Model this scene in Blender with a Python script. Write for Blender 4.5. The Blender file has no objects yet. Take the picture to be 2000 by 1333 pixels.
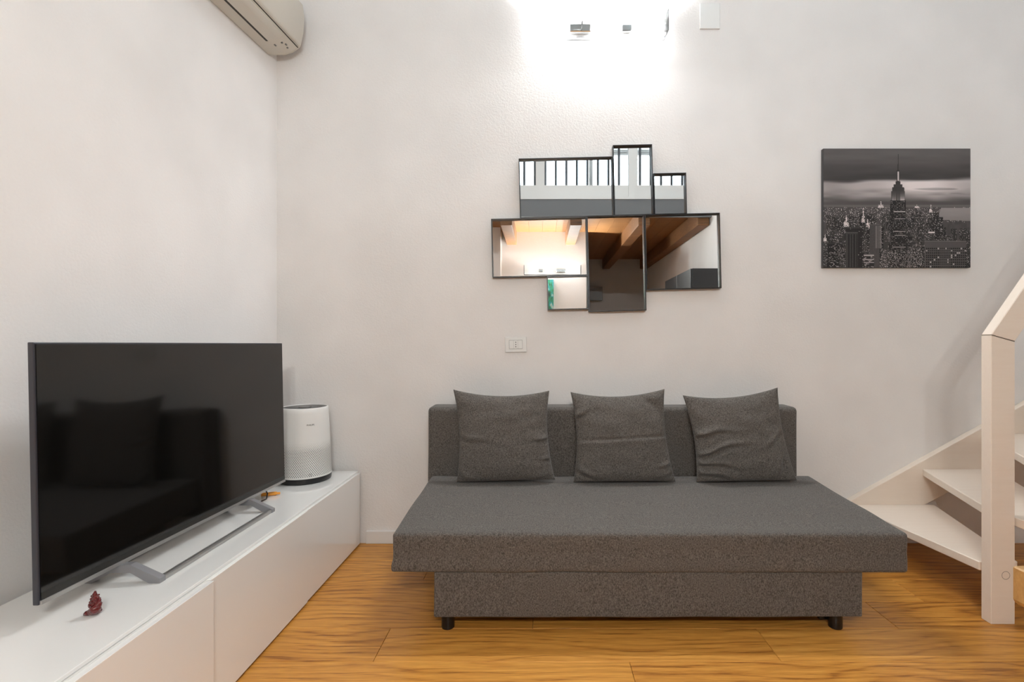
import bpy, bmesh, math, random
import numpy as np
from mathutils import Vector, Matrix, noise

scene = bpy.context.scene
COL = scene.collection
R = math.radians
random.seed(7)

# ------------------------------------------------------------------ camera
cam_d = bpy.data.cameras.new('camera')
cam = bpy.data.objects.new('camera', cam_d)
COL.objects.link(cam)
cam.location = (0, 0, 1.065)
cam.rotation_euler = (R(90), 0, 0)
cam_d.sensor_width = 36
cam_d.lens = 970 * 36 / 2000
cam_d.shift_x = -55 / 2000
cam_d.shift_y = 6.5 / 2000
cam_d.clip_start = 0.02
scene.camera = cam

# ------------------------------------------------------------------ world, exposure
world = bpy.data.worlds.new('daylight'); scene.world = world
world.use_nodes = True
bg = world.node_tree.nodes['Background']
bg.inputs[0].default_value = (0.80, 0.90, 1.0, 1)
bg.inputs[1].default_value = 10.5
def portal(name, loc, rot, sx, sy):
    d = bpy.data.lights.new(name, 'AREA'); d.shape = 'RECTANGLE'; d.size = sx; d.size_y = sy; d.cycles.is_portal = True
    o = bpy.data.objects.new(name, d); COL.objects.link(o); o.location = loc; o.rotation_euler = rot
portal('window_portal', (.85, -3.02, 3.89), (R(90), 0, R(180)), 3.5, .78)      # loft window behind the camera
portal('skylight_portal', (1.4, .775, 4.32), (0, 0, 0), 1.2, .95)              # skylight over the open part of the room
BULB = 3800.0          # wall lamp over the sofa
BULB_REAR = 6500.0     # the same lamp on the wall behind the camera
vs = scene.view_settings
vs.view_transform = 'Standard'; vs.look = 'None'; vs.gamma = 1.0; vs.use_curve_mapping = False
vs.exposure = -0.39
scene.cycles.use_denoising = True
scene.cycles.max_bounces = 8
scene.cycles.diffuse_bounces = 4
scene.cycles.glossy_bounces = 6
scene.cycles.transparent_max_bounces = 12
scene.cycles.sample_clamp_indirect = 8.0

# ------------------------------------------------------------------ material helpers
MATS = {}
def mat(name, color=(.8, .8, .8), rough=.5, metal=0., spec=.5, coat=0., coat_rough=.05, emit=None, emit_s=0., sheen=0.):
    m = bpy.data.materials.new(name); m.use_nodes = True
    b = m.node_tree.nodes['Principled BSDF']
    b.inputs['Base Color'].default_value = (*color, 1)
    b.inputs['Roughness'].default_value = rough
    b.inputs['Metallic'].default_value = metal
    b.inputs['Specular IOR Level'].default_value = spec
    b.inputs['Coat Weight'].default_value = coat
    b.inputs['Coat Roughness'].default_value = coat_rough
    b.inputs['Sheen Weight'].default_value = sheen
    if emit:
        b.inputs['Emission Color'].default_value = (*emit, 1)
        b.inputs['Emission Strength'].default_value = emit_s
    MATS[name] = m
    return m

def N(m, t, **kw):
    n = m.node_tree.nodes.new(t)
    for k, v in kw.items():
        if k.startswith('i_'):
            n.inputs[k[2:].replace('_', ' ')].default_value = v
        else:
            setattr(n, k, v)
    return n
def L(m, a, b): m.node_tree.links.new(a, b)
def BS(m): return m.node_tree.nodes['Principled BSDF']
def ramp(m, stops):
    r = N(m, 'ShaderNodeValToRGB')
    els = r.color_ramp.elements
    while len(els) < len(stops): els.new(.5)
    for e, (p, c) in zip(els, stops):
        e.position = p; e.color = (*c, 1)
    return r
def coords(m, scale=(1, 1, 1), rand=False, kind='Object'):
    tc = N(m, 'ShaderNodeTexCoord')
    mp = N(m, 'ShaderNodeMapping')
    mp.inputs['Scale'].default_value = scale
    src = tc.outputs[kind]
    if rand:
        oi = N(m, 'ShaderNodeObjectInfo')
        mu = N(m, 'ShaderNodeVectorMath', operation='SCALE'); mu.inputs[0].default_value = (37., 91., 13.)
        L(m, oi.outputs['Random'], mu.inputs['Scale'])
        ad = N(m, 'ShaderNodeVectorMath', operation='ADD')
        L(m, src, ad.inputs[0]); L(m, mu.outputs[0], ad.inputs[1]); src = ad.outputs[0]
    L(m, src, mp.inputs[0])
    return mp.outputs[0]
def add_bump(m, height, strength, dist):
    b = N(m, 'ShaderNodeBump'); b.inputs['Strength'].default_value = strength; b.inputs['Distance'].default_value = dist
    L(m, height, b.inputs['Height']); L(m, b.outputs[0], BS(m).inputs['Normal'])

def plaster(name, color):
    m = mat(name, color, .85, spec=.25)
    v = coords(m)
    n1 = N(m, 'ShaderNodeTexNoise', i_Scale=110., i_Detail=3., i_Roughness=.6); L(m, v, n1.inputs['Vector'])
    n2 = N(m, 'ShaderNodeTexNoise', i_Scale=3., i_Detail=2.); L(m, v, n2.inputs['Vector'])
    add_bump(m, n1.outputs['Fac'], .35, .004)
    c = [x for x in color]
    r = ramp(m, [(.3, [x * .96 for x in c]), (.7, [min(1, x * 1.03) for x in c])])
    L(m, n2.outputs['Fac'], r.inputs[0]); L(m, r.outputs[0], BS(m).inputs['Base Color'])
    return m
plaster('plaster', (.81, .778, .752))
plaster('plaster_grey', (.52, .50, .48))

def oak(name, stops, rand=True, sc=1.0, rough=.34, grain=1.):
    m = mat(name, (.4, .2, .07), rough, spec=.45)
    v = coords(m, (1, 1, 1), rand)
    sp = N(m, 'ShaderNodeSeparateXYZ'); L(m, v, sp.inputs[0])
    def nz(scale, detail, rough_, dist=0.):
        mp = N(m, 'ShaderNodeMapping'); mp.inputs['Scale'].default_value = [x * sc for x in scale]; L(m, v, mp.inputs[0])
        n_ = N(m, 'ShaderNodeTexNoise', i_Scale=1., i_Detail=detail, i_Roughness=rough_, i_Distortion=dist); L(m, mp.outputs[0], n_.inputs['Vector'])
        return n_.outputs['Fac']
    def math_(op, a_, b_, c_=None):
        n_ = N(m, 'ShaderNodeMath', operation=op)
        for i, x in enumerate((a_, b_, c_)):
            if x is None: continue
            if isinstance(x, (int, float)): n_.inputs[i].default_value = x
            else: L(m, x, n_.inputs[i])
        return n_.outputs[0]
    warp = nz((1.1, 5., 5.), 2., .5)
    streak = nz((3.2, 95., 60.), 4., .62, .5)
    pore = nz((16., 420., 150.), 2., .5)
    rings = math_('PINGPONG', math_('MULTIPLY', math_('MULTIPLY_ADD', warp, .26, sp.outputs['Y']), 62. * sc), 1.)
    rings = math_('MULTIPLY', math_('POWER', rings, 2.2), nz((5., 40., 30.), 3., .6))      # growth rings, broken up
    tone = nz((.7, 3., 3.), 1., .5)
    oi = N(m, 'ShaderNodeObjectInfo')
    val = math_('MULTIPLY_ADD', rings, .32 * grain, math_('MULTIPLY_ADD', streak, .62 * grain, math_('MULTIPLY_ADD', pore, .46 * grain, math_('MULTIPLY', tone, -.25))))
    a4 = N(m, 'ShaderNodeMath', operation='MULTIPLY_ADD'); L(m, oi.outputs['Random'], a4.inputs[0]); a4.inputs[1].default_value = .22 if rand else 0; L(m, val, a4.inputs[2])
    n2 = a4
    r = ramp(m, stops); L(m, a4.outputs[0], r.inputs[0]); L(m, r.outputs[0], BS(m).inputs['Base Color'])
    add_bump(m, pore, .10, .002)
    return m
oak('floor_oak', [(.30, (.80, .42, .105)), (.58, (.66, .31, .062)), (.84, (.50, .21, .036)), (1.12 - .12, (.27, .095, .016))], grain=1.3)
oak('bench_oak', [(.1, (.62, .37, .14)), (.9, (.36, .19, .06))], rand=False)
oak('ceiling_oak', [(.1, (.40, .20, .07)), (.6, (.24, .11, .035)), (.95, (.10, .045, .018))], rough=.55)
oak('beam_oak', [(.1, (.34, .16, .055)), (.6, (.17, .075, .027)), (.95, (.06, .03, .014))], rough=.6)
oak('white_wood', [(.1, (.85, .745, .64)), (.55, (.82, .705, .595)), (.95, (.71, .59, .48))], rand=False, sc=.8, rough=.5, grain=.8)
oak('white_wood_y', [(.1, (.85, .745, .64)), (.55, (.82, .705, .595)), (.95, (.71, .59, .48))], rand=False, sc=.8, rough=.5, grain=.8)

def fabric(name, c0, c1):
    m = mat(name, c0, .95, spec=.1, sheen=.12)
    v = coords(m)
    mp = N(m, 'ShaderNodeMapping'); mp.inputs['Scale'].default_value = (260, 260, 170); L(m, v, mp.inputs[0])
    n1 = N(m, 'ShaderNodeTexNoise', i_Scale=1., i_Detail=3., i_Roughness=.7); L(m, mp.outputs[0], n1.inputs['Vector'])
    r = ramp(m, [(.33, c0), (.68, c1)]); L(m, n1.outputs['Fac'], r.inputs[0]); L(m, r.outputs[0], BS(m).inputs['Base Color'])
    add_bump(m, n1.outputs['Fac'], .35, .002)
    return m
fabric('sofa_fabric', (.050, .044, .040), (.185, .168, .151))

mat('gloss_white', (.86, .85, .82), .10, spec=.5, coat=.6, coat_rough=.03)
mat('cabinet_white', (.72, .70, .67), .35)
mat('white_paint', (.76, .745, .72), .45)
mat('white_plastic', (.78, .77, .74), .4)
mat('ac_plastic', (.60, .56, .49), .42)
mat('ac_gap', (.03, .025, .02), .7)
mat('dark_plastic', (.012, .012, .012), .38)
mat('base_black', (.008, .008, .009), .3)
mat('tv_frame', (.035, .036, .045), .35)
mat('tv_screen', (.0035, .0033, .003), .075, spec=.62)
mat('tv_bezel', (.018, .017, .015), .30)
mat('brushed_silver', (.46, .455, .445), .33, metal=.85)
mat('stand_grey', (.30, .30, .315), .42, metal=.55)
mat('mirror_glass', (.86, .875, .87), .0, metal=1.)
mat('rim_dark', (.022, .021, .021), .35, metal=.4)
mat('chrome', (.62, .62, .62), .12, metal=1.)
mat('print_side', (.03, .028, .028), .6)
mat('leg_black', (.006, .006, .007), .25)
mat('red_resin', (.10, .003, .004), .14, coat=.6)
mat('orange_plastic', (.85, .33, .03), .45)
mat('cable_black', (.012, .012, .012), .4)
mat('joint_dark', (.10, .07, .05), .8)
mat('floor_gap', (.05, .025, .01), .9)
mat('ink_grey', (.16, .155, .15), .5)
mat('hole_dark', (.025, .024, .022), .8)
mat('slab_grey', (.17, .175, .18), .7)
mat('dark_cabinet', (.045, .045, .047), .3)
mat('grey_box', (.22, .22, .22), .4)
mat('railing_grey', (.10, .11, .12), .4, metal=.5)
mat('bulb', (1, 1, 1), .4, emit=(.965, 1.0, 1.035), emit_s=BULB)
mat('bulb_rear', (1, 1, 1), .4, emit=(.99, .99, .975), emit_s=BULB_REAR)

def clear_glass(name, tint, f=1.):
    m = bpy.data.materials.new(name); m.use_nodes = True
    nt = m.node_tree; nt.nodes.remove(nt.nodes['Principled BSDF'])
    tr = N(m, 'ShaderNodeBsdfTransparent'); tr.inputs[0].default_value = (*tint, 1)
    gl = N(m, 'ShaderNodeBsdfGlossy'); gl.inputs['Roughness'].default_value = .03
    mx = N(m, 'ShaderNodeMixShader'); mx.inputs[0].default_value = .05; L(m, tr.outputs[0], mx.inputs[1]); L(m, gl.outputs[0], mx.inputs[2])
    L(m, mx.outputs[0], nt.nodes['Material Output'].inputs[0])
    MATS[name] = m
clear_glass('clear_glass', (.95, .965, .965))
clear_glass('dimming_glass', (.42, .42, .42))  # grey see-through tint, set to dim the lamp light passing through

# ------------------------------------------------------------------ mesh helpers
def box(bm, x0, x1, y0, y1, z0, z1, bevel=0., seg=2):
    vs_ = [bm.verts.new(p) for p in ((x0, y0, z0), (x1, y0, z0), (x1, y1, z0), (x0, y1, z0), (x0, y0, z1), (x1, y0, z1), (x1, y1, z1), (x0, y1, z1))]
    fs = [bm.faces.new([vs_[i] for i in q]) for q in ((3, 2, 1, 0), (4, 5, 6, 7), (0, 1, 5, 4), (1, 2, 6, 5), (2, 3, 7, 6), (3, 0, 4, 7))]
    if bevel:
        es = list({e for f in fs for e in f.edges})
        bmesh.ops.bevel(bm, geom=es, offset=bevel, segments=seg, affect='EDGES', profile=.5)
    return bm
def prism(bm, poly, axis, a, b, bevel=0., seg=1):
    """poly: list of 2D points; axis 'x': (y,z), 'y': (x,z), 'z': (x,y)"""
    def P(p, t):
        return {'x': (t, p[0], p[1]), 'y': (p[0], t, p[1]), 'z': (p[0], p[1], t)}[axis]
    A = [bm.verts.new(P(p, a)) for p in poly]; B = [bm.verts.new(P(p, b)) for p in poly]
    n = len(poly)
    fs = [bm.faces.new(A), bm.faces.new(B[::-1])]
    for i in range(n):
        fs.append(bm.faces.new((A[i], B[i], B[(i + 1) % n], A[(i + 1) % n])))
    bmesh.ops.recalc_face_normals(bm, faces=fs)
    if bevel:
        es = list({e for f in fs for e in f.edges})
        bmesh.ops.bevel(bm, geom=es, offset=bevel, segments=seg, affect='EDGES', profile=.5)
    return bm
def lathe(bm, prof, seg=48, center=(0, 0, 0), axis='z', cap0=True, cap1=True):
    rings = []
    for r, h in prof:
        ring = []
        for i in range(seg):
            a = 2 * math.pi * i / seg
            c, s = r * math.cos(a), r * math.sin(a)
            p = {'z': (c, s, h), 'y': (c, h, s), 'x': (h, c, s)}[axis]
            ring.append(bm.verts.new((p[0] + center[0], p[1] + center[1], p[2] + center[2])))
        rings.append(ring)
    fs = []
    for a, b in zip(rings, rings[1:]):
        for i in range(seg):
            fs.append(bm.faces.new((a[i], a[(i + 1) % seg], b[(i + 1) % seg], b[i])))
    if cap0: fs.append(bm.faces.new(rings[0][::-1]))
    if cap1: fs.append(bm.faces.new(rings[-1]))
    bmesh.ops.recalc_face_normals(bm, faces=fs)
    return bm
def tube(bm, pts, r, seg=10):
    pts = [Vector(p) for p in pts]
    rings = []
    for i, p in enumerate(pts):
        d = (pts[min(i + 1, len(pts) - 1)] - pts[max(i - 1, 0)]).normalized()
        u = d.orthogonal().normalized() if i == 0 else (u - d * u.dot(d)).normalized()
        w = d.cross(u)
        rings.append([bm.verts.new(p + r * (math.cos(t) * u + math.sin(t) * w)) for t in [2 * math.pi * k / seg for k in range(seg)]])
    fs = []
    for a, b in zip(rings, rings[1:]):
        for i in range(seg): fs.append(bm.faces.new((a[i], a[(i + 1) % seg], b[(i + 1) % seg], b[i])))
    fs.append(bm.faces.new(rings[0])); fs.append(bm.faces.new(rings[-1]))
    bmesh.ops.recalc_face_normals(bm, faces=fs)
    return bm
def BM(): return bmesh.new()
def origin(o):
    v = Vector((0, 0, 0))
    while o is not None:
        v += o.location; o = o.parent
    return v
def obj(name, bm, material, parent=None, smooth=False, local=False):
    """one mesh object; bm is in world coordinates unless local (then in the parent's frame)"""
    if parent is not None and not local:
        bmesh.ops.translate(bm, verts=bm.verts, vec=-origin(parent))
    me = bpy.data.meshes.new(name); bm.to_mesh(me); bm.free()
    me.materials.append(MATS[material] if isinstance(material, str) else material)
    if smooth:
        me.polygons.foreach_set('use_smooth', [True] * len(me.polygons))
        if smooth != 'all':
            me.set_sharp_from_angle(angle=R(35))
    o = bpy.data.objects.new(name, me); COL.objects.link(o)
    o.parent = parent
    return o
def tag(o, label, cat, group=None, kind=None):
    o['label'] = label; o['category'] = cat
    if group: o['group'] = group
    if kind: o['kind'] = kind
    return o
def thing(name, label, cat, loc, group=None, rot=None):
    o = bpy.data.objects.new(name, None); COL.objects.link(o)
    o.empty_display_size = .1
    o.location = loc
    if rot: o.rotation_euler = rot
    return tag(o, label, cat, group)
def struct(name, bm, material, label=None, parent=None, smooth=False):
    o = obj(name, bm, material, parent, smooth)
    if parent is None:
        o['kind'] = 'structure'
        if label: o['label'] = label
    return o
def copy_tree(o, parent=None):
    c = o.copy(); COL.objects.link(c); c.parent = parent
    for ch in [x for x in bpy.data.objects if x.parent == o and x != c]:
        copy_tree(ch, c)
    return c
def bx(*a, **k): return box(BM(), *a, **k)

# ------------------------------------------------------------------ the room
XL, YB = -1.411, 2.66          # left wall, back wall
XR = 3.3                       # stairwell wall (right, outside the frame)
CEIL = 4.3
MZ0, MZ1, MEDGE = 2.45, 2.56, 0.20      # mezzanine underside, top, front edge
struct('wall_back', bx(XL - .12, XR + .12, YB, YB + .12, -.05, CEIL), 'plaster', 'white plastered wall behind the sofa')
struct('wall_left', bx(XL - .12, XL, -3.1, YB, -.05, CEIL), 'plaster', 'white plastered wall behind the television')
bm = BM()
box(bm, XR, XR + .12, .6, YB, -.05, CEIL)
box(bm, XR, XR + .12, -3.1, .6, MZ0, CEIL)
box(bm, 1.75, XR, .5, .6, -.05, MZ0)
box(bm, 1.75, 1.85, -2.9, .5, -.05, MZ0)
struct('wall_right', bm, 'plaster', 'white wall beyond the stairs')
bm = BM()
box(bm, XL, .57, -.94, -.84, -.05, MZ0)
box(bm, XL, -.47, -.84, -.60, -.05, MZ0)
box(bm, .47, .57, -2.9, -.94, -.05, MZ0)
struct('wall_rear', bm, 'plaster', 'white wall behind the camera')
struct('wall_kitchen', bx(.57, 1.75, -2.9, -2.8, -.05, MZ0), 'plaster_grey', 'grey wall at the far end of the kitchen')
bm = BM()   # loft rear wall with the window opening
WX0, WX1, WZ0, WZ1 = -.9, 2.6, 3.50, 4.28
box(bm, XL, XR, -3.1, -3.0, MZ0, WZ0); box(bm, XL, XR, -3.1, -3.0, WZ1, CEIL)
box(bm, XL, WX0, -3.1, -3.0, WZ0, WZ1); box(bm, WX1, XR, -3.1, -3.0, WZ0, WZ1)
struct('wall_loft', bm, 'white_paint', 'white loft wall around the window')
SX0, SX1, SY0, SY1 = .8, 2.0, .3, 1.25      # skylight opening
bm = BM()
box(bm, XL - .12, XR + .12, -3.1, SY0, CEIL, CEIL + .1); box(bm, XL - .12, XR + .12, SY1, YB + .12, CEIL, CEIL + .1)
box(bm, XL - .12, SX0, SY0, SY1, CEIL, CEIL + .1); box(bm, SX1, XR + .12, SY0, SY1, CEIL, CEIL + .1)
struct('ceiling', bm, 'white_paint', 'white ceiling high above the room')
w2 = struct('window_2', bx(SX0, SX1, SY0, SY1, CEIL + .06, CEIL + .064), 'clear_glass', 'skylight pane in the ceiling')
bm = BM()
for a, b, c, d in ((SX0, SX1, SY0, SY0 + .05), (SX0, SX1, SY1 - .05, SY1), (SX0, SX0 + .05, SY0, SY1), (SX1 - .05, SX1, SY0, SY1)):
    box(bm, a, b, c, d, CEIL + .03, CEIL + .09)
obj('window_frame', bm, 'white_paint', w2)
w1 = struct('window_1', bx(WX0, WX1, -3.075, -3.071, WZ0, WZ1), 'clear_glass', 'loft window pane')
bm = BM()
for a, b, c, d in ((WX0, WX1, WZ0, WZ0 + .05), (WX0, WX1, WZ1 - .05, WZ1), (WX0, WX0 + .05, WZ0, WZ1), (WX1 - .05, WX1, WZ0, WZ1), (.82, .88, WZ0, WZ1)):
    box(bm, a, b, -3.09, -3.03, c, d)
obj('window_frame', bm, 'white_paint', w1)
struct('baseboard_back', bx(-.93, 1.30, YB - .013, YB, 0, .068, bevel=.003), 'white_paint', 'white baseboard under the back wall')

# floor: oak planks laid along the back wall
fl = struct('floor', bx(XL - .1, XR + .1, -3., YB + .1, -.05, -.016), 'floor_gap', 'oiled oak plank floor')
PW, PL, GAP = .195, 1.37, .0012
def plank_mesh(length):
    bm = BM(); box(bm, 0, length, 0, PW - GAP, -.016, 0, bevel=.0012, seg=1)
    me = bpy.data.meshes.new('plank'); bm.to_mesh(me); bm.free(); me.materials.append(MATS['floor_oak']); return me
full = plank_mesh(PL - GAP)
joints = {0: -.56, 1: 1.343, 2: .22, 3: -.527, 4: .95, -1: .30, -2: -.2, -3: .9}
for row in range(-24, 6):
    y0 = 1.666 + row * PW
    j = joints.get(row, random.uniform(0, PL))
    x = j - PL * 4
    while x < XR:
        a, b = max(x, XL), min(x + PL, XR)
        if b - a > .03:
            me = full if b - a > PL - .001 else plank_mesh(b - a - GAP)
            o = bpy.data.objects.new('plank', me); COL.objects.link(o); o.parent = fl
            o.location = (a, y0, 0)
        x += PL

# mezzanine over the camera: slab, boarded underside on beams, railing (seen in the mirrors)
mz = struct('ceiling_mezzanine', bx(XL, XR, -3., MEDGE, MZ0 + .02, MZ1), 'slab_grey', 'underside of the mezzanine above the camera')
bd = None
yb = XL
k = 0
while yb < XR - .01:
    b_ = min(yb + .16, XR)
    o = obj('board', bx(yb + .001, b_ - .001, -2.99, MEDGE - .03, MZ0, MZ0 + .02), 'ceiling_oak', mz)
    yb += .16
struct('trim_1', bx(XL, XR, MEDGE - .02, MEDGE + .012, MZ0 - .085, MZ1 - .015), 'slab_grey', 'grey steel edge of the mezzanine')
for x in (-1.05, -.35, .37, 1.07, 1.68):
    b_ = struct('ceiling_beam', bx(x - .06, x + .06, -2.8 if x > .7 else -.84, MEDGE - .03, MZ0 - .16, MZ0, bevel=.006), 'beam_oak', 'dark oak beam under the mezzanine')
rl = thing('loft_railing', 'white loft railing with thin grey bars seen in the upper mirror panes', 'railing', (0, MEDGE - .05, MZ1))
obj('kick_board', bx(XL, XR, MEDGE - .04, MEDGE - .01, MZ1, MZ1 + .135), 'white_paint', rl)
obj('sill', bx(XL, XR, MEDGE - .06, MEDGE + .02, MZ1 - .015, MZ1 + .012), 'white_paint', rl)
obj('top_rail', bx(XL, XR, MEDGE - .05, MEDGE, MZ1 + .92, MZ1 + .97), 'white_paint', rl)
for x in (-1.0, .0, .95, 1.9, 2.8):
    obj('post', bx(x - .045, x + .045, MEDGE - .05, MEDGE, MZ1, MZ1 + .92), 'white_paint', rl)
x = XL + .06
bar = None
while x < XR:
    if bar is None:
        bar = obj('bar', lathe(BM(), [(.012, 0), (.012, .80)], 10, (0, MEDGE - .025 - (MEDGE - .05), .13)), 'railing_grey', rl, True, local=True)
        bar.location = (x, 0, 0)
    else:
        c = bar.copy(); COL.objects.link(c); c.location = (x, 0, 0)
    x += .108

# ------------------------------------------------------------------ low cabinets
CT = .394
units = [('far', 2.033, 2.633, -.9545, 'white high-gloss low cabinet in the corner under the air purifier'),
         ('mid', 1.433, 2.033, -.951, 'middle white high-gloss cabinet of the low television bench'),
         ('near', .833, 1.433, -.940, 'white high-gloss low cabinet nearest the camera, under the red figurine')]
for nm, y0, y1, xf, lab in units:
    u = thing('low_cabinet', lab, 'cabinet', (-1.18, (y0 + y1) / 2, 0), 'low television cabinets')
    bm = BM()
    t = .016
    box(bm, XL + .03, xf - .0185, y0 + .001, y0 + t, .012, .383); box(bm, XL + .03, xf - .0185, y1 - t, y1 - .001, .012, .383)
    box(bm, XL + .03, xf - .0185, y0 + t, y1 - t, .367, .383); box(bm, XL + .03, xf - .0185, y0 + t, y1 - t, .012, .028)
    box(bm, XL + .03, XL + .036, y0 + t, y1 - t, .028, .367)
    box(bm, XL + .03, -.99, y0 + .02, y1 - .02, 0, .012)
    obj('body', bm, 'cabinet_white', u)
    obj('door', bx(xf - .018, xf, y0 + .0015, y1 - .0015, .010, .3835, bevel=.0012), 'gloss_white', u)
tag(obj('worktop', bx(XL + .026, -.965, .833, 2.633, .384, CT, bevel=.0012), 'gloss_white'),
    'long glossy white top panel lying across the three low cabinets', 'worktop')

# ------------------------------------------------------------------ television
tvx, ty0, ty1, tz0, tz1 = -1.170, 1.176, 2.248, .445, 1.070
tv = thing('television', 'large black flat screen television on a silver stand', 'television', (tvx - .02, 1.69, CT))
TILT = .020
def tilted(bm):
    for v in bm.verts: v.co.x += (v.co.y - 1.71) * .031 - (v.co.z - tz0) * TILT      # leans back a little, turned a little
    return bm
obj('panel_frame', tilted(bx(tvx - .016, tvx - .002, ty0, ty1, tz0, tz1, bevel=.002)), 'tv_frame', tv)
obj('screen', tilted(bx(tvx - .004, tvx, ty0 + .005, ty1 - .005, tz0 + .018, tz1 - .005)), 'tv_screen', tv)
obj('lower_bezel', tilted(bx(tvx - .003, tvx + .0006, ty0 + .005, ty1 - .005, tz0 + .0105, tz0 + .0275)), 'tv_bezel', tv)
obj('silver_strip', tilted(bx(tvx - .004, tvx + .003, ty0 + .003, ty1 - .003, tz0, tz0 + .0105, bevel=.0015)), 'brushed_silver', tv)
obj('rear_housing', tilted(bx(tvx - .042, tvx - .015, ty0 + .07, ty1 - .07, tz0 + .002, tz0 + .33, bevel=.012)), 'tv_frame', tv)
st = obj('stand', bx(-1.083, -1.066, 1.4142, 1.9738, CT, CT + .014, bevel=.003), 'brushed_silver', tv)
obj('rear_bar', bx(-1.285, -1.268, 1.4142, 1.9738, CT, CT + .014, bevel=.003), 'brushed_silver', st)
for yy in (1.392, 1.974):
    bm = BM()
    prism(bm, [(-1.066, CT), (-1.066, CT + .0135), (-1.150, tz0 + .001), (-1.205, tz0 + .001), (-1.284, CT + .0145), (-1.284, CT), (-1.258, CT), (-1.205, CT + .030), (-1.150, CT + .030), (-1.096, CT)], 'y', yy, yy + .022)
    obj('stand_leg', bm, 'stand_grey', st)

# cable and connector behind the television
cb = thing('television_cable', 'thin black cable with an orange plug lying behind the television', 'cable', (-1.20, 2.15, CT))
obj('cord', tube(BM(), [(-1.24, 2.06, CT + .06), (-1.225, 2.07, CT + .022), (-1.205, 2.08, CT + .006), (-1.185, 2.105, CT + .004), (-1.177, 2.135, CT + .006), (-1.186, 2.160, CT + .022), (-1.205, 2.18, CT + .03)], .0028, 8), 'cable_black', cb, True)
bm = BM(); tube(bm, [(-1.222, 2.175, CT + .012), (-1.170, 2.205, CT + .009)], .008, 10); tube(bm, [(-1.170, 2.205, CT + .009), (-1.158, 2.212, CT + .008)], .005, 10)
obj('plug', bm, 'orange_plastic', cb, True)

# ------------------------------------------------------------------ air purifier
pc = Vector((-1.171, 2.472, CT))
pu = thing('air_purifier', 'white cylindrical air purifier with perforated lower half and black base', 'air purifier', pc)
def prad(h): return .1255 - (.1255 - .108) * (h / .362) ** 1.15
H0, H1 = .027, .362
prof = [(prad(H0) - .003, H0)] + [(prad(h), h) for h in np.linspace(H0 + .002, H1 - .004, 16)] + [(prad(H1) - .002, H1 - .001), (prad(H1) - .006, H1), (prad(H1) - .008, H1 - .004)]
obj('shell', lathe(BM(), prof, 72, cap1=False), 'white_plastic', pu, True, local=True)
obj('base_ring', lathe(BM(), [(.116, 0), (.1215, .004), (.1235, .020), (.1225, .028)], 72), 'base_black', pu, True, local=True)
obj('top_grille', lathe(BM(), [(prad(H1) - .0075, H1 - .010), (prad(H1) - .0075, H1 - .003), (.06, H1 - .006), (.045, H1 - .004)], 72), 'base_black', pu, True, local=True)
obj('control_dial', lathe(BM(), [(.030, H1 - .004), (.030, H1 - .001), (.027, H1)], 40), 'ink_grey', pu, True, local=True)
def on_shell(ang, h, out=.0):
    """ang measured from the direction towards the camera's side (-Y), positive to +X"""
    r = prad(h) + out
    return Vector((r * math.sin(ang), -r * math.cos(ang), h))
bm = BM()
nrow, ncol = 25, 84
for rr in range(nrow):
    h = .040 + rr * .0064
    fade = 1 if rr < nrow - 6 else 1 - (rr - (nrow - 7)) / 9
    for cc in range(ncol):
        a = (cc + .5 * (rr % 2)) * 2 * math.pi / ncol
        da, dh = .0225 * fade, .0025 * fade
        vs_ = [bm.verts.new(on_shell(a + x, h + y, .0004)) for x, y in ((-da, 0), (0, -dh), (da, 0), (0, dh))]
        bm.faces.new(vs_)
pf = obj('perforation', bm, 'hole_dark', pu, local=True); pf['kind'] = 'stuff'
def text_mesh(body, size):
    cu = bpy.data.curves.new('lettering', 'FONT'); cu.body = body; cu.size = size; cu.align_x = 'CENTER'; cu.align_y = 'CENTER'
    cu.offset = size * .02
    o = bpy.data.objects.new('lettering', cu); COL.objects.link(o)
    bpy.context.view_layer.update()
    me = bpy.data.meshes.new_from_object(o.evaluated_get(bpy.context.evaluated_depsgraph_get()))
    bpy.data.objects.remove(o)
    bm = BM(); bm.from_mesh(me); bpy.data.meshes.remove(me)
    return bm
bm = text_mesh('PHILIPS', .0108)
for v in bm.verts:
    v.co = on_shell(R(38) + v.co.x / .112, .283 + v.co.y, .0006)
bmesh.ops.recalc_face_normals(bm, faces=bm.faces)
obj('lettering', bm, 'ink_grey', pu, local=True)
bm = BM()
for i in range(24):
    a0, a1 = 2 * math.pi * i / 24, 2 * math.pi * (i + 1) / 24
    q = [(r_ * math.cos(t), r_ * math.sin(t)) for r_, t in ((.0062, a0), (.0062, a1), (.0048, a1), (.0048, a0))]
    bm.faces.new([bm.verts.new(on_shell(R(36) + x / .122,   .046 + y, .0009)) for x, y in q])
obj('button_ring', bm, 'ink_grey', pu, local=True)

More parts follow.
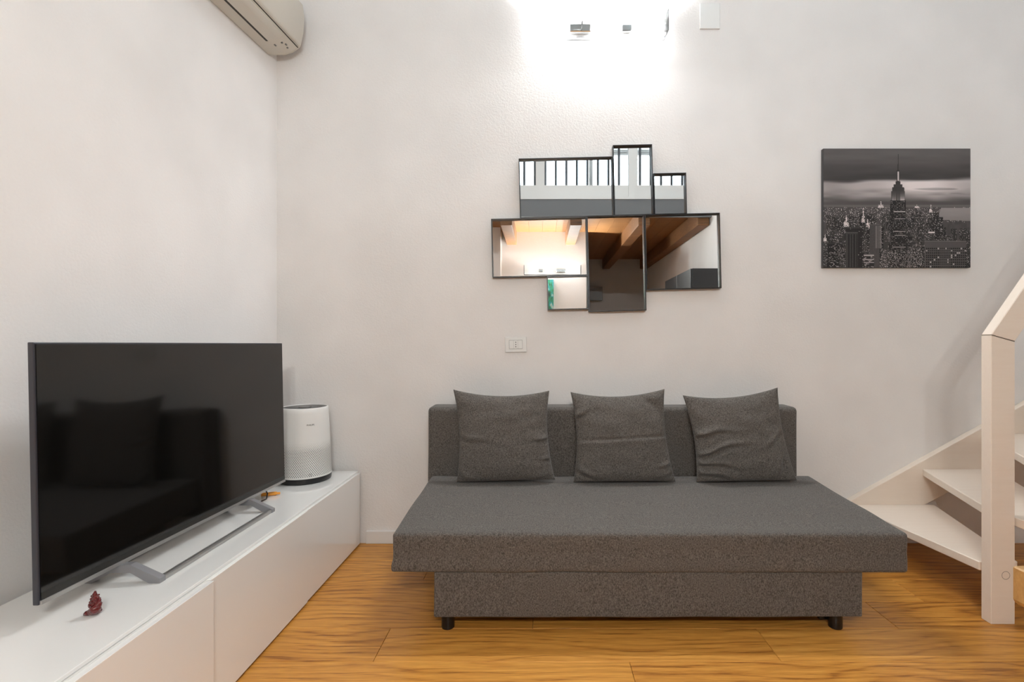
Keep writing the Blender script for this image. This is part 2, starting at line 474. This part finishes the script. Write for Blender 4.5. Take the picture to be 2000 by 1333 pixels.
# ------------------------------------------------------------------ red figurine
bm = BM()
def blob(c, r, s=(1, 1, 1)):
    bmesh.ops.create_icosphere(bm, subdivisions=2, radius=r, matrix=Matrix.Translation(c) @ Matrix.Diagonal((*s, 1)))
blob((.001, 0, .0095), .0155, (1.05, .85, .62)); blob((.006, -.004, .016), .0125); blob((-.012, -.004, .006), .0078, (1.2, 1, .8)); blob((-.018, -.005, .004), .0045)
blob((.002, .002, .027), .0125, (1., .85, 1.1)); blob((-.007, -.002, .024), .0058, (1, 1, 1.4)); blob((.013, -.001, .025), .0058, (1, 1, 1.4))
blob((.002, 0, .041), .0082, (1, .95, 1.05)); blob((.001, 0, .049), .0055, (1, 1, 1.1)); blob((.001, .001, .0545), .0032, (1, 1, 1.3))
blob((-.008, .002, .033), .0042); blob((.011, .002, .034), .0042)
for i in range(26):
    a = i * 2.4; h = .020 + .028 * (i / 26)
    r_ = .0125 * (1 - (h - .02) / .06)
    blob((.002 + r_ * math.cos(a), r_ * math.sin(a), h), .0026)
me = bpy.data.meshes.new('tmp'); bm.to_mesh(me); bm.free()
tmp = bpy.data.objects.new('tmp', me); COL.objects.link(tmp)
rm = tmp.modifiers.new('r', 'REMESH'); rm.mode = 'VOXEL'; rm.voxel_size = .0009
bpy.context.view_layer.update()
fm = bpy.data.meshes.new_from_object(tmp.evaluated_get(bpy.context.evaluated_depsgraph_get()))
bpy.data.objects.remove(tmp); bpy.data.meshes.remove(me)
fm.materials.clear(); fm.materials.append(MATS['red_resin'])
fm.name = 'figurine'
fm.polygons.foreach_set('use_smooth', [True] * len(fm.polygons))
zmin = min(v.co.z for v in fm.vertices)
for v in fm.vertices: v.co.z -= zmin
fg = bpy.data.objects.new('figurine', fm); COL.objects.link(fg); fg.location = (-1.106, 1.232, CT)
tag(fg, 'small glossy dark red seated figurine on the white bench top', 'figurine')

# ------------------------------------------------------------------ sofa
sf = thing('sofa', 'three-seat grey-brown fabric sofa bed with an overhanging flat seat', 'sofa', (.40, 2.1, 0))
def soft_box(x0, x1, y0, y1, z0, z1, bevel, nx, ny, nz, seg=3):
    bm = BM(); box(bm, x0, x1, y0, y1, z0, z1, bevel=bevel, seg=seg)
    for ax, n, a, b in ((0, nx, x0, x1), (1, ny, y0, y1), (2, nz, z0, z1)):
        for i in range(1, n):
            co = [0, 0, 0]; no = [0, 0, 0]; co[ax] = a + (b - a) * i / n; no[ax] = 1
            bmesh.ops.bisect_plane(bm, geom=bm.verts[:] + bm.edges[:] + bm.faces[:], plane_co=co, plane_no=no)
    return bm
def lump(bm, amp, sc, off=0.):
    bm.normal_update()
    for v in bm.verts:
        v.co += v.normal * amp * noise.noise(Vector((v.co.x * sc + off, v.co.y * sc, v.co.z * sc)))
bm = soft_box(-.545, 1.352, 1.820, 2.498, .224, .371, .013, 36, 14, 6)
lump(bm, .0035, 5.)
for v in bm.verts:
    t = (v.co.y - 1.82) / .68
    top = (v.co.z - .224) / .147
    v.co.z += .034 * t
    if v.co.y < 1.84:       # soft sewn fold across the front of the seat
        v.co.y += .004 * math.exp(-((v.co.z - .292) / .012) ** 2)
    if top < .3 and v.co.x < -.5: v.co.x -= .006
obj('seat', bm, 'sofa_fabric', sf, True)
bm = soft_box(-.392, 1.189, 1.828, 2.46, .058, .226, .006, 24, 6, 4)
lump(bm, .003, 4., 3.)
obj('base', bm, 'sofa_fabric', sf, True)
bm = soft_box(-.567, 1.300, 2.500, 2.642, .20, .748, .022, 30, 4, 10, 4)
lump(bm, .003, 4., 9.)
obj('backrest', bm, 'sofa_fabric', sf, True)
for x, y in ((-.347, 1.872), (1.112, 1.872), (-.347, 2.42), (1.112, 2.42)):
    obj('leg', lathe(BM(), [(.023, 0), (.0245, .002), (.0245, .0625)], 28, (x, y, 0)), 'leg_black', sf, True)
obj('leg_bracket', bx(1.060, 1.100, 1.885, 2.0, .018, .060, bevel=.004), 'leg_black', sf)

def cushion(label, TL, TR, BL, BR, seed, creases=(), seam=None):
    n = 84
    yb, yt = 2.390, 2.440
    bm = BM()
    def pt(u, v, side):
        s, t = (u + 1) / 2, (v + 1) / 2
        # edges bow inwards between the corners
        bu = .022 * (1 - v * v) * u * abs(u) ** 1.5
        bv = (.030 if v > 0 else .002) * (1 - u * u) * v * abs(v) ** 1.5
        x = (BL[0] * (1 - s) + BR[0] * s) * (1 - t) + (TL[0] * (1 - s) + TR[0] * s) * t - bu
        z = (BL[1] * (1 - s) + BR[1] * s) * (1 - t) + (TL[1] * (1 - s) + TR[1] * s) * t - bv
        y = yb + (yt - yb) * t
        e = max(0, (1 - u ** 4) * (1 - v ** 4))
        full_ = e ** .45 * (.82 - .18 * v) * (.75 + .25 * math.sqrt(max(0, (1 - u * u) * (1 - v * v))))
        th = .062 * full_
        w = 0
        if side > 0:
            p = Vector((u * 2.2 + seed * 7, v * 3.4, seed))
            w += .0045 * noise.noise(p * 1.3)
            for (cu, cv, ang, ln, wd, am) in creases:
                dx, dy = u - cu, v - cv
                a = dx * math.cos(ang) + dy * math.sin(ang); b = -dx * math.sin(ang) + dy * math.cos(ang)
                b += .04 * math.sin(a * 6 + seed)
                w -= 1.5 * am * math.exp(-(a / ln) ** 2) * (math.exp(-(b / wd) ** 2) - .75 * math.exp(-((b - 2.1 * wd) / (1.3 * wd)) ** 2))
            if seam is not None:
                sv = seam + .035 * u
                w -= .009 * math.exp(-((v - sv) / .024) ** 2)
                if v < sv: w += .006 * math.exp(-((v - sv) / .12) ** 2)
            w *= min(1, e * 4)
            return (x, y - th - w, z)
        return (x, y + th * .62, z)
    # denser lines near the rim
    ts = [math.sin(math.pi / 2 * (2 * i / n - 1)) * .55 + (2 * i / n - 1) * .45 for i in range(n + 1)]
    grid = {}
    for side in (1, -1):
        for i, u in enumerate(ts):
            for j, v in enumerate(ts):
                rim = i in (0, n) or j in (0, n)
                if rim and side < 0: grid[(side, i, j)] = grid[(1, i, j)]; continue
                grid[(side, i, j)] = bm.verts.new(pt(u, v, side))
    for side in (1, -1):
        for i in range(n):
            for j in range(n):
                q = [grid[(side, i, j)], grid[(side, i + 1, j)], grid[(side, i + 1, j + 1)], grid[(side, i, j + 1)]]
                bm.faces.new(q if side > 0 else q[::-1])
    c = Vector(((BL[0] + BR[0]) / 2, 2.40, min(v.co.z for v in bm.verts)))
    bmesh.ops.translate(bm, verts=bm.verts, vec=-c)
    o = obj('cushion', bm, 'sofa_fabric', smooth='all'); o.location = c
    return tag(o, label, 'cushion', 'grey cushions leaning on the sofa back')
cushion('left of the three grey sofa cushions, sitting upright near the sofa end facing the television', (-.427, .843), (.045, .838), (-.402, .402), (.072, .414), 1,
        [(.95, -.08, .25, .22, .03, .012), (.98, -.52, .2, .18, .03, .009), (-.9, -.05, -.25, .5, .05, .006), (-.9, -.85, -.6, .25, .05, .008), (.9, -.9, .6, .2, .05, .007)])
cushion('middle grey sofa cushion with a straight sewn seam across it', (.149, .831), (.611, .846), (.160, .402), (.652, .406), 2,
        [(-.95, .42, .35, .22, .05, .010), (.95, -.62, .3, .2, .04, .010), (-.85, -.8, -.6, .28, .05, .010), (.9, -.85, .45, .2, .05, .008), (.7, .75, -.8, .2, .08, .005)], seam=-.03)
cushion('right of the three grey sofa cushions, tilted and wrinkled, nearest the stairs', (.700, .815), (1.167, .853), (.752, .402), (1.236, .410), 3,
        [(-.7, .05, .05, .45, .05, .010), (-.6, -.32, .22, .5, .045, .014), (-.8, -.62, -.15, .4, .045, .011), (-.85, -.85, -.25, .35, .045, .010), (.75, -.1, .5, .25, .05, .007), (.75, -.68, 1.0, .25, .06, .010)])

# ------------------------------------------------------------------ staircase
sc = thing('staircase', 'whitewashed wooden staircase with open treads rising along the back wall', 'staircase', (1.9, 2.2, 0))
def strz(x): return .242 + (x - 1.645) * .556
bm = BM()
prism(bm, [(1.215, 0), (1.62, 0), (3.2, strz(3.2) - .27), (3.2, strz(3.2)), (1.215, strz(1.215))], 'y', 2.62, YB - .001, bevel=.002)
obj('stringer', bm, 'white_wood', sc)
TH = .035
treads = [
    (.2195, [(1.625, 2.62), (2.078, 2.62), (1.858, 1.932), (1.708, 1.932)]),
    (.406, [(2.018, 2.62), (2.40, 2.62), (2.01, 1.85), (1.808, 1.85), (1.808, 1.935), (1.777, 1.935)]),
    (.593, [(2.330, 2.62), (2.85, 2.62), (2.10, 1.85), (1.895, 1.85)]),
    (.780, [(2.74, 2.62), (3.25, 2.62), (3.25, 2.5), (2.20, 1.85), (2.0, 1.85)]),
    (.967, [(3.20, 2.62), (3.28, 2.62), (3.28, 1.99), (2.30, 1.85), (2.1, 1.85)]),
]
for z, poly in treads:
    obj('tread', prism(BM(), poly, 'z', z - TH, z, bevel=.003), 'white_wood', sc)
TLz, BRz = 1.100, 1.075
def mitre(x): return TLz + (BRz - TLz) * (x - 1.713) / (.091)
obj('newel_post', prism(BM(), [(1.713, 0), (1.804, 0), (1.804, BRz), (1.713, TLz)], 'y', 1.886, 1.930, bevel=.0022), 'white_wood', sc)
ca, sa = math.cos(R(55.4)), math.sin(R(55.4))
ln = 1.25
g = .0016
obj('handrail', prism(BM(), [(1.713, TLz + g), (1.804, BRz + g), (1.804 + ln * ca, BRz + g + ln * sa), (1.713 + ln * ca, TLz + g + ln * sa)], 'y', 1.886, 1.930, bevel=.0022), 'white_wood', sc)
obj('mitre_joint', prism(BM(), [(1.7145, TLz - .0004), (1.8025, BRz - .0004), (1.8025, BRz + g + .0004), (1.7145, TLz + g + .0004)], 'y', 1.8865, 1.9295), 'joint_dark', sc)
bm = BM()
for i in range(28):
    a0, a1 = 2 * math.pi * i / 28, 2 * math.pi * (i + 1) / 28
    bm.faces.new([bm.verts.new((1.768 + r_ * math.cos(t), 1.8855, .187 + r_ * math.sin(t))) for r_, t in ((.0157, a0), (.0157, a1), (.0143, a1), (.0143, a0))])
obj('plug_ring', bm, 'joint_dark', sc)

# oak bench at the right edge
bn = thing('bench', 'pale oak bench whose corner juts in at the lower right edge', 'bench', (1.27, .86, 0))
bm = BM(); prism(bm, [(1.045, .500), (1.058, .488), (1.50, .488), (1.50, .575), (1.045, .575)], 'y', .62, 1.10, bevel=.003); obj('seat', bm, 'bench_oak', bn)
for x in (1.10, 1.45):
    for y in (.69, 1.03):
        obj('leg', lathe(BM(), [(.014, 0), (.021, .489)], 20, (x, y, 0)), 'bench_oak', bn, True)

# ------------------------------------------------------------------ air conditioner
ac = thing('air_conditioner', 'cream wall-mounted air conditioner high on the left wall', 'air conditioner', (XL, 2.587, 2.567), rot=(.072, 0, 0))
body = [(0, 0), (.085, .002), (.125, .014), (.150, .030), (.163, .040), (.170, .048), (.186, .115), (.193, .190), (.185, .245), (.160, .280), (.12, .297), (0, .300)]
AL = .86
obj('body', prism(BM(), body, 'y', -AL, -.012, bevel=.004), 'ac_plastic', ac, True, local=True)
endc = [(p[0] * .985 + .001, p[1] * .985 + .002) for p in body]
obj('end_cap', prism(BM(), endc, 'y', -.013, 0, bevel=.005, seg=2), 'ac_plastic', ac, True, local=True)
obj('front_panel', prism(BM(), [(.160, .040), (.165, .038), (.174, .048), (.190, .115), (.197, .190), (.189, .247), (.182, .247), (.188, .190), (.182, .115), (.166, .05)], 'y', -AL + .004, -.016, bevel=.001), 'ac_plastic', ac, True, local=True)
obj('louver', prism(BM(), [(.076, -.0025), (.128, .0095), (.150, .024), (.149, .030), (.127, .016), (.076, .004)], 'y', -AL + .13, -.150, bevel=.001), 'ac_plastic', ac, True, local=True)
obj('outlet_slot', prism(BM(), [(.064, -.0012), (.0755, -.0012), (.0755, .004), (.064, .004)], 'y', -AL + .13, -.148), 'ac_gap', ac, local=True)
obj('panel_gap', prism(BM(), [(.1560, .0335), (.1595, .0362), (.159, .039), (.155, .036)], 'y', -AL + .01, -.014), 'ac_gap', ac, local=True)
for (a, b, c, d) in ((.083, .090, -.112, -.098), (.118, .126, -.112, -.104), (.128, .134, -.090, -.078), (.121, .128, -.062, -.054)):
    zz = .002 + max(0, (a - .085)) * .3
    bm = BM(); box(bm, a, b, c, d, zz - .0022, zz + .003)
    obj('indicator', bm, 'ink_grey', ac, local=True)

# ------------------------------------------------------------------ wall lamps
def wall_lamp(name, label, loc, bulb_mat, rotz=0.):
    """local frame: wall plane y = 0, room towards -y"""
    t = thing(name, label, 'wall lamp', loc, 'glass wall lamps', (0, 0, rotz))
    obj('wall_plate', prism(BM(), [(-.160, -.022), (-.050, -.022), (-.050, .020), (-.160, .020)], 'y', -.030, 0, bevel=.003), 'chrome', t, True, local=True)
    obj('carrier_bar', bx(-.325, .325, -.010, -.004, -.003, .003, bevel=.001), 'white_paint', t, local=True)
    obj('spacer', bx(.118, .168, -.028, 0, -.016, .018, bevel=.003), 'chrome', t, local=True)
    for x in (-.262, .045, .240):
        bh = obj('bulb_holder', lathe(BM(), [(.006, -.020), (.009, -.018), (.009, -.006), (.004, -.004)], 16, (x, 0, 0), axis='y'), 'chrome', t, True, local=True)
        obj('bulb', lathe(BM(), [(.002, -.0265), (.0062, -.0245), (.0086, -.021), (.0095, -.017), (.0095, 0), (.0095, .017), (.0086, .021), (.0062, .0245), (.002, .0265)], 20, (x, -.032, 0), axis='x'), bulb_mat, bh, True, local=True)
    gp = obj('glass_front', bx(-.345, .345, -.092, -.086, -.052, .060, bevel=.0015), 'clear_glass', t, local=True)
    for x in (-.1, .19):
        obj('clip', lathe(BM(), [(.004, -.096), (.004, -.024)], 12, (x, 0, -.010), axis='y'), 'chrome', t, True, local=True)
    obj('dimming_shelf', bx(-.345, .345, -.030, -.001, -.052, -.047), 'dimming_glass', t, local=True)  # shelf added to cut the lamp's glow on the wall below
    for x in (-.3465, .3465):
        obj('glass_end', bx(x - .0015, x + .0015, -.092, -.004, -.052, .060), 'dimming_glass', t, local=True)  # end panes tinted dark to hold back light going sideways
    return t
wall_lamp('wall_lamp', 'lit glass and chrome wall lamp high above the mirror', (.318, YB, 2.745), 'bulb')
wall_lamp('wall_lamp', 'second glass wall lamp, seen only as a reflection in the mirror', (.15, -.84, 1.97), 'bulb_rear', math.pi)

# blank plate, outlet
cp = thing('cover_plate', 'plain white square cover plate on the wall right of the lamp', 'cover plate', (.907, YB, 2.82))
obj('plate', bx(.853, .961, YB - .009, YB, 2.752, 2.888, bevel=.003), 'white_plastic', cp)
ot = thing('power_outlet', 'white rectangular power outlet on the wall above the sofa', 'power outlet', (-.13, YB, 1.064), rot=(0, R(-1.2), 0))
obj('plate', bx(-.0575, .0575, -.010, 0, -.0415, .0415, bevel=.003), 'white_plastic', ot, local=True)
obj('inset', bx(-.0345, .0345, -.0115, -.004, -.0225, .0225, bevel=.001), 'white_plastic', ot, local=True)
bm = BM()
for a, b, c, d in ((-.0355, .0355, .0225, .0238), (-.0355, .0355, -.0238, -.0225), (-.0355, -.0345, -.0225, .0225), (.0345, .0355, -.0225, .0225), (-.0118, -.0112, -.0225, .0225), (.0112, .0118, -.0225, .0225)):
    box(bm, a, b, -.0118, -.009, c, d)
obj('groove', bm, 'grey_box', ot, local=True)
for z in (-.012, 0, .012):
    obj('socket_hole', lathe(BM(), [(.0026, -.0122), (.0026, -.008)], 16, (0, 0, z), axis='y'), 'hole_dark', ot, local=True)

# ------------------------------------------------------------------ mirror of seven trays
S = .002701
mcx, mcz = (1185 - 1055) * S, 1.065 - (445 - 673) * S
mr = thing('wall_mirror', 'wall mirror made of seven dark-rimmed rectangular panes above the sofa', 'mirror', (mcx, YB, mcz), rot=(0, R(-1.35), 0))
panes = [(-169, 14.5, -139, -22.5, 0, 0), (15.5, 92.5, -161, -23, 0, 0), (93.5, 157.5, -104, -23, 0, 0),
         (-225.5, -39, -22.5, 92, 0, 0), (-38.5, 74, -23.5, 163.5, 0, 0), (74.5, 221.5, -24, 123.5, 0, 0), (-119, -39, 92.3, 158, 0, 0)]
for (a, b, c, d, yaw, pitch) in panes:
    x0, x1, z1, z0 = a * S + .0004, b * S - .0004, -c * S - .0004, -d * S + .0004
    t, dep = .0042, .042
    bm = BM()
    box(bm, x0, x0 + t, -dep, -.001, z0, z1); box(bm, x1 - t, x1, -dep, -.001, z0, z1)
    box(bm, x0 + t, x1 - t, -dep, -.001, z0, z0 + t); box(bm, x0 + t, x1 - t, -dep, -.001, z1 - t, z1)
    box(bm, x0 + t, x1 - t, -.008, -.001, z0 + t, z1 - t)
    tr = obj('tray_frame', bm, 'rim_dark', mr, local=True)
    w, h = x1 - x0 - 2 * t - .001, z1 - z0 - 2 * t - .001
    gm = obj('mirror_pane', bx(-w / 2, w / 2, -.002, .002, -h / 2, h / 2), 'mirror_glass', tr, local=True)
    gm.location = ((x0 + x1) / 2, -.021, (z0 + z1) / 2)
    gm.rotation_euler = (R(pitch), 0, R(yaw))

# ------------------------------------------------------------------ canvas print of a night skyline
def skyline(W, H):
    rs = np.random.RandomState(11)
    u = (np.arange(W) + .5) / W; v = (np.arange(H) + .5) / H
    U, V = np.meshgrid(u, v)
    def sm(a, b, x): t = np.clip((x - a) / (b - a), 0, 1); return t * t * (3 - 2 * t)
    def vnoise(nx, ny):
        g_ = rs.rand(ny + 2, nx + 2)
        X, Y = U * nx, V * ny; i, j = X.astype(int), Y.astype(int); fx, fy = X - i, Y - j
        fx = fx * fx * (3 - 2 * fx); fy = fy * fy * (3 - 2 * fy)
        return (g_[j, i] * (1 - fx) + g_[j, i + 1] * fx) * (1 - fy) + (g_[j + 1, i] * (1 - fx) + g_[j + 1, i + 1] * fx) * fy
    streak = vnoise(4, 26) * .6 + vnoise(9, 50) * .4
    Im = .33 - .10 * sm(.05, .24, V) + .05 * (streak - .5)
    edge = .265 - .02 * U + .025 * (vnoise(6, 3) - .5) + .02 * (streak - .5)
    band = sm(edge, edge + .035, V) * (1 - sm(.33, .46, V - .05 * (streak - .5)))
    Im = Im + band * (.42 + .20 * np.exp(-((U - .66) / .22) ** 2) - .10 * np.exp(-((U - .05) / .12) ** 2))
    cl = sm(.52, .72, streak) * sm(.30, .34, V) * (1 - sm(.36, .40, V)) * sm(.5, .6, U)
    Im = Im - .22 * cl
    Im = np.where(V > .36, np.maximum(Im, 0) * 1. + .06 * sm(.36, .42, V), Im)
    hor = .495
    Im = np.where(V > hor - .02, .36 + .05 * (streak - .5), Im)
    # far land with small lights, water on the right
    far = (V > hor) & (V < .62)
    Im = np.where(V > hor, .24 + .05 * vnoise(60, 40), Im)
    wat = (U > .80 - .3 * (V - .5)) & (V > .497) & (V < .60 + .05 * (U - .8))
    Im = np.where(wat, .52 - .3 * (V - .5) + .05 * (streak - .5), Im)
    spk = rs.rand(H, W)
    Im = np.where((V > hor) & (V < .62) & ~wat & (spk > .90), .45 + .5 * rs.rand(H, W), Im)
    def rect(x0, x1, y0, y1, val): 
        m_ = (U >= x0) & (U < x1) & (V >= y0) & (V < y1); Im[m_] = val; return m_
    def building(x0, x1, y0, tone, lit, cw=2, ch=2):
        m_ = (U >= x0) & (U < x1) & (V >= y0)
        a, b = max(0, int(x0 * W)), min(W, max(int(x1 * W), int(x0 * W) + 2))
        c = int(y0 * H)
        w_, h_ = b - a, H - c
        if w_ <= 0 or h_ <= 0: return
        blk = np.full((h_, w_), tone) * (.9 + .2 * rs.rand(h_, w_))
        cells = rs.rand(h_ // ch + 1, w_ // cw + 1)
        on = np.kron(cells, np.ones((ch, cw)))[:h_, :w_] > 1 - lit
        on &= (np.arange(h_)[:, None] % (ch + 1) != 0)
        blk[on] = np.clip(.38 + .5 * rs.rand(int(on.sum())) ** 2, 0, 1)
        blk[0, :] = tone + .12
        Im[c:H, a:min(b, W)] = blk[:, :min(b, W) - a]
    for layer in range(7):
        y = .56 + layer * .062
        n_ = 46 - layer * 3
        for i in range(n_):
            x = rs.rand(); w_ = .012 + .03 * rs.rand() * (1 + layer * .18)
            if x > .80 and layer < 2: continue
            building(x - w_ / 2, x + w_ / 2, y + .07 * rs.rand() - .03, .09 + .13 * rs.rand(), .16 + .16 * rs.rand(), 1 + int(rs.rand() > .7), 1)
    # lit church-like roofs, bright spots
    for (x, y0, y1, w_) in ((.155, .565, .66, .02), (.27, .50, .62, .012), (.30, .58, .66, .01), (.315, .62, .67, .009), (.01, .72, .78, .012), (.73, .475, .54, .012), (.635, .47, .50, .015), (.39, .445, .5, .02)):
        t_ = np.clip((V - y0) / (y1 - y0), 0, 1)
        m_ = (np.abs(U - x) < w_ * (.25 + .75 * (t_ > .55)) * (.6 + .4 * t_)) & (V >= y0) & (V < y1) & (rs.rand(H, W) > .25)
        Im[m_] = .75 + .2 * rs.rand(int(m_.sum()))
    # named foreground blocks
    building(.02, .10, .80, .10, .25, 2, 1); building(.315, .38, .64, .26, .0)
    for k in range(5): rect(.352 + k * .009, .356 + k * .009, .65, .84, .46)
    building(.155, .265, .67, .12, .06, 2, 2); building(.15, .235, .705, .22, .0)
    for k in range(4): rect(.168 + k * .018, .176 + k * .018, .72, 1., .10)
    building(.27, .345, .89, .14, .3, 3, 2); rect(.272, .345, .893, .905, .6); rect(.272, .345, .93, .94, .62); rect(.275, .345, .955, .963, .55)
    # big slab with window grid, lower right
    building(.69, .972, .78, .30, .0)
    for r_ in range(9):
        for c_ in range(21):
            y = .835 + r_ * .019; x = .698 + c_ * .0131
            rect(x, x + .0085, y, y + .012, .10 if rs.rand() > .12 else .62)
    rect(.69, .972, .78, .83, .29)
    rect(.715, .757, .70, .712, .80)
    # stepped tower with spire in the middle
    cx = .507
    rect(cx - .0018, cx + .0018, .045, .18, .13)
    rect(cx - .0045, cx + .0045, .13, .18, .16)
    for (y0, y1, hw, tone) in ((.18, .275, .010, .17), (.275, .30, .018, .2), (.30, .325, .030, .22), (.325, .36, .040, .2), (.36, .435, .047, .24), (.435, .80, .0525, .13), (.80, 1.0, .062, .14)):
        rect(cx - hw, cx + hw, y0, y1, tone)
    rect(cx - .005, cx + .005, .195, .272, .72)
    for k in range(-4, 5):
        xx = cx + k * .0098
        g_ = np.clip((V - .34) / .095, 0, 1) ** 2
        m_ = (np.abs(U - xx) < .0022) & (V > .33) & (V < .435)
        Im[m_] = np.clip(.22 + .62 * g_[m_] * (1 if abs(k) > 1 else .35), 0, 1)
    m_ = (np.abs(U - cx) < .0525) & (V > .44)
    sp = rs.rand(H, W)
    row = (np.arange(H) % 3 == 0)[:, None]
    Im = np.where(m_ & (sp > .80) & row, .55, Im); Im = np.where(m_ & (sp < .25), .09, Im)
    for y in (.528, .588, .695, .727, .826): rect(cx - .04 + .02 * rs.rand(), cx + .05, y, y + .006, .66)
    low = (V > .85) & (np.abs(U - .53) < .14)
    Im = np.where(low & (rs.rand(H, W) > .86), .6, Im)
    Im = np.clip(Im * 1.10 + .01, .05, .92)
    srgb = np.stack([Im * 1.0, Im * .955, Im * .95], -1)
    return np.where(srgb <= .04045, srgb / 12.92, ((srgb + .055) / 1.055) ** 2.4)
m = mat('skyline_print', (.2, .2, .2), .45, spec=.35)
at_ = N(m, 'ShaderNodeAttribute'); at_.attribute_name = 'print'
L(m, at_.outputs['Color'], BS(m).inputs['Base Color'])
PX0, PX1, PZ0, PZ1, PY = 1.504, 2.286, 1.473, 2.106, YB - .022
cv = thing('canvas_print', 'black and white canvas print of a city skyline at dusk', 'canvas print', ((PX0 + PX1) / 2, YB, (PZ0 + PZ1) / 2))
obj('stretcher', bx(PX0, PX1, PY, YB - .001, PZ0, PZ1, bevel=.001), 'print_side', cv)
W_, H_ = 300, 243
img = skyline(W_, H_)[::-1]
bm = BM()
xs = np.linspace(PX0 + .001, PX1 - .001, W_ + 1); zs = np.linspace(PZ0 + .001, PZ1 - .001, H_ + 1)
ox = origin(cv)
verts = [(x - ox.x, PY - .0008 - ox.y, z - ox.z) for z in zs for x in xs]
faces = [(j * (W_ + 1) + i, j * (W_ + 1) + i + 1, (j + 1) * (W_ + 1) + i + 1, (j + 1) * (W_ + 1) + i) for j in range(H_) for i in range(W_)]
me = bpy.data.meshes.new('printed_canvas'); me.from_pydata(verts, [], faces)
ca_ = me.color_attributes.new('print', 'FLOAT_COLOR', 'CORNER')
buf = np.ones((H_ * W_, 4, 4), dtype=np.float32); buf[:, :, :3] = img.reshape(-1, 1, 3)
ca_.data.foreach_set('color', buf.ravel())
me.materials.append(m)
pr = bpy.data.objects.new('printed_canvas', me); COL.objects.link(pr); pr.parent = cv

# ------------------------------------------------------------------ things behind the camera (reflected)
m = mat('abstract_paint', (.1, .3, .2), .5)
v = coords(m, (6, 6, 3))
n1 = N(m, 'ShaderNodeTexNoise', i_Scale=1.6, i_Detail=3., i_Distortion=2.5); L(m, v, n1.inputs['Vector'])
r = ramp(m, [(.3, (.01, .02, .02)), (.45, (.02, .22, .10)), (.55, (.03, .30, .34)), (.66, (.45, .6, .5)), (.75, (.02, .08, .05))]); L(m, n1.outputs['Fac'], r.inputs[0]); L(m, r.outputs[0], BS(m).inputs['Base Color'])
ap = thing('abstract_painting', 'green and blue painting, reflected in the smallest mirror pane', 'painting', (-.10, -.84, 1.62))
obj('canvas', bx(-.35, .165, -.838, -.815, 1.40, 1.86), 'abstract_paint', ap)
tc = thing('tall_cabinet', 'dark tall cabinet reflected at the right of the mirror', 'cabinet', (1.6, .0, 0))
obj('body', bx(1.47, 1.745, -.5, .48, .0, 1.80, bevel=.003), 'dark_cabinet', tc)
obj('door', bx(1.452, 1.469, -.497, -.012, .04, 1.797, bevel=.002), 'dark_cabinet', tc)
obj('door', bx(1.452, 1.469, -.008, .477, .04, 1.797, bevel=.002), 'dark_cabinet', tc)
gb = thing('wall_box', 'small grey box on the kitchen wall, reflected in the tall mirror pane', 'box', (.9, -2.8, 1.88))
obj('casing', bx(.79, 1.0, -2.79, -2.68, 1.77, 1.99, bevel=.004), 'grey_box', gb)
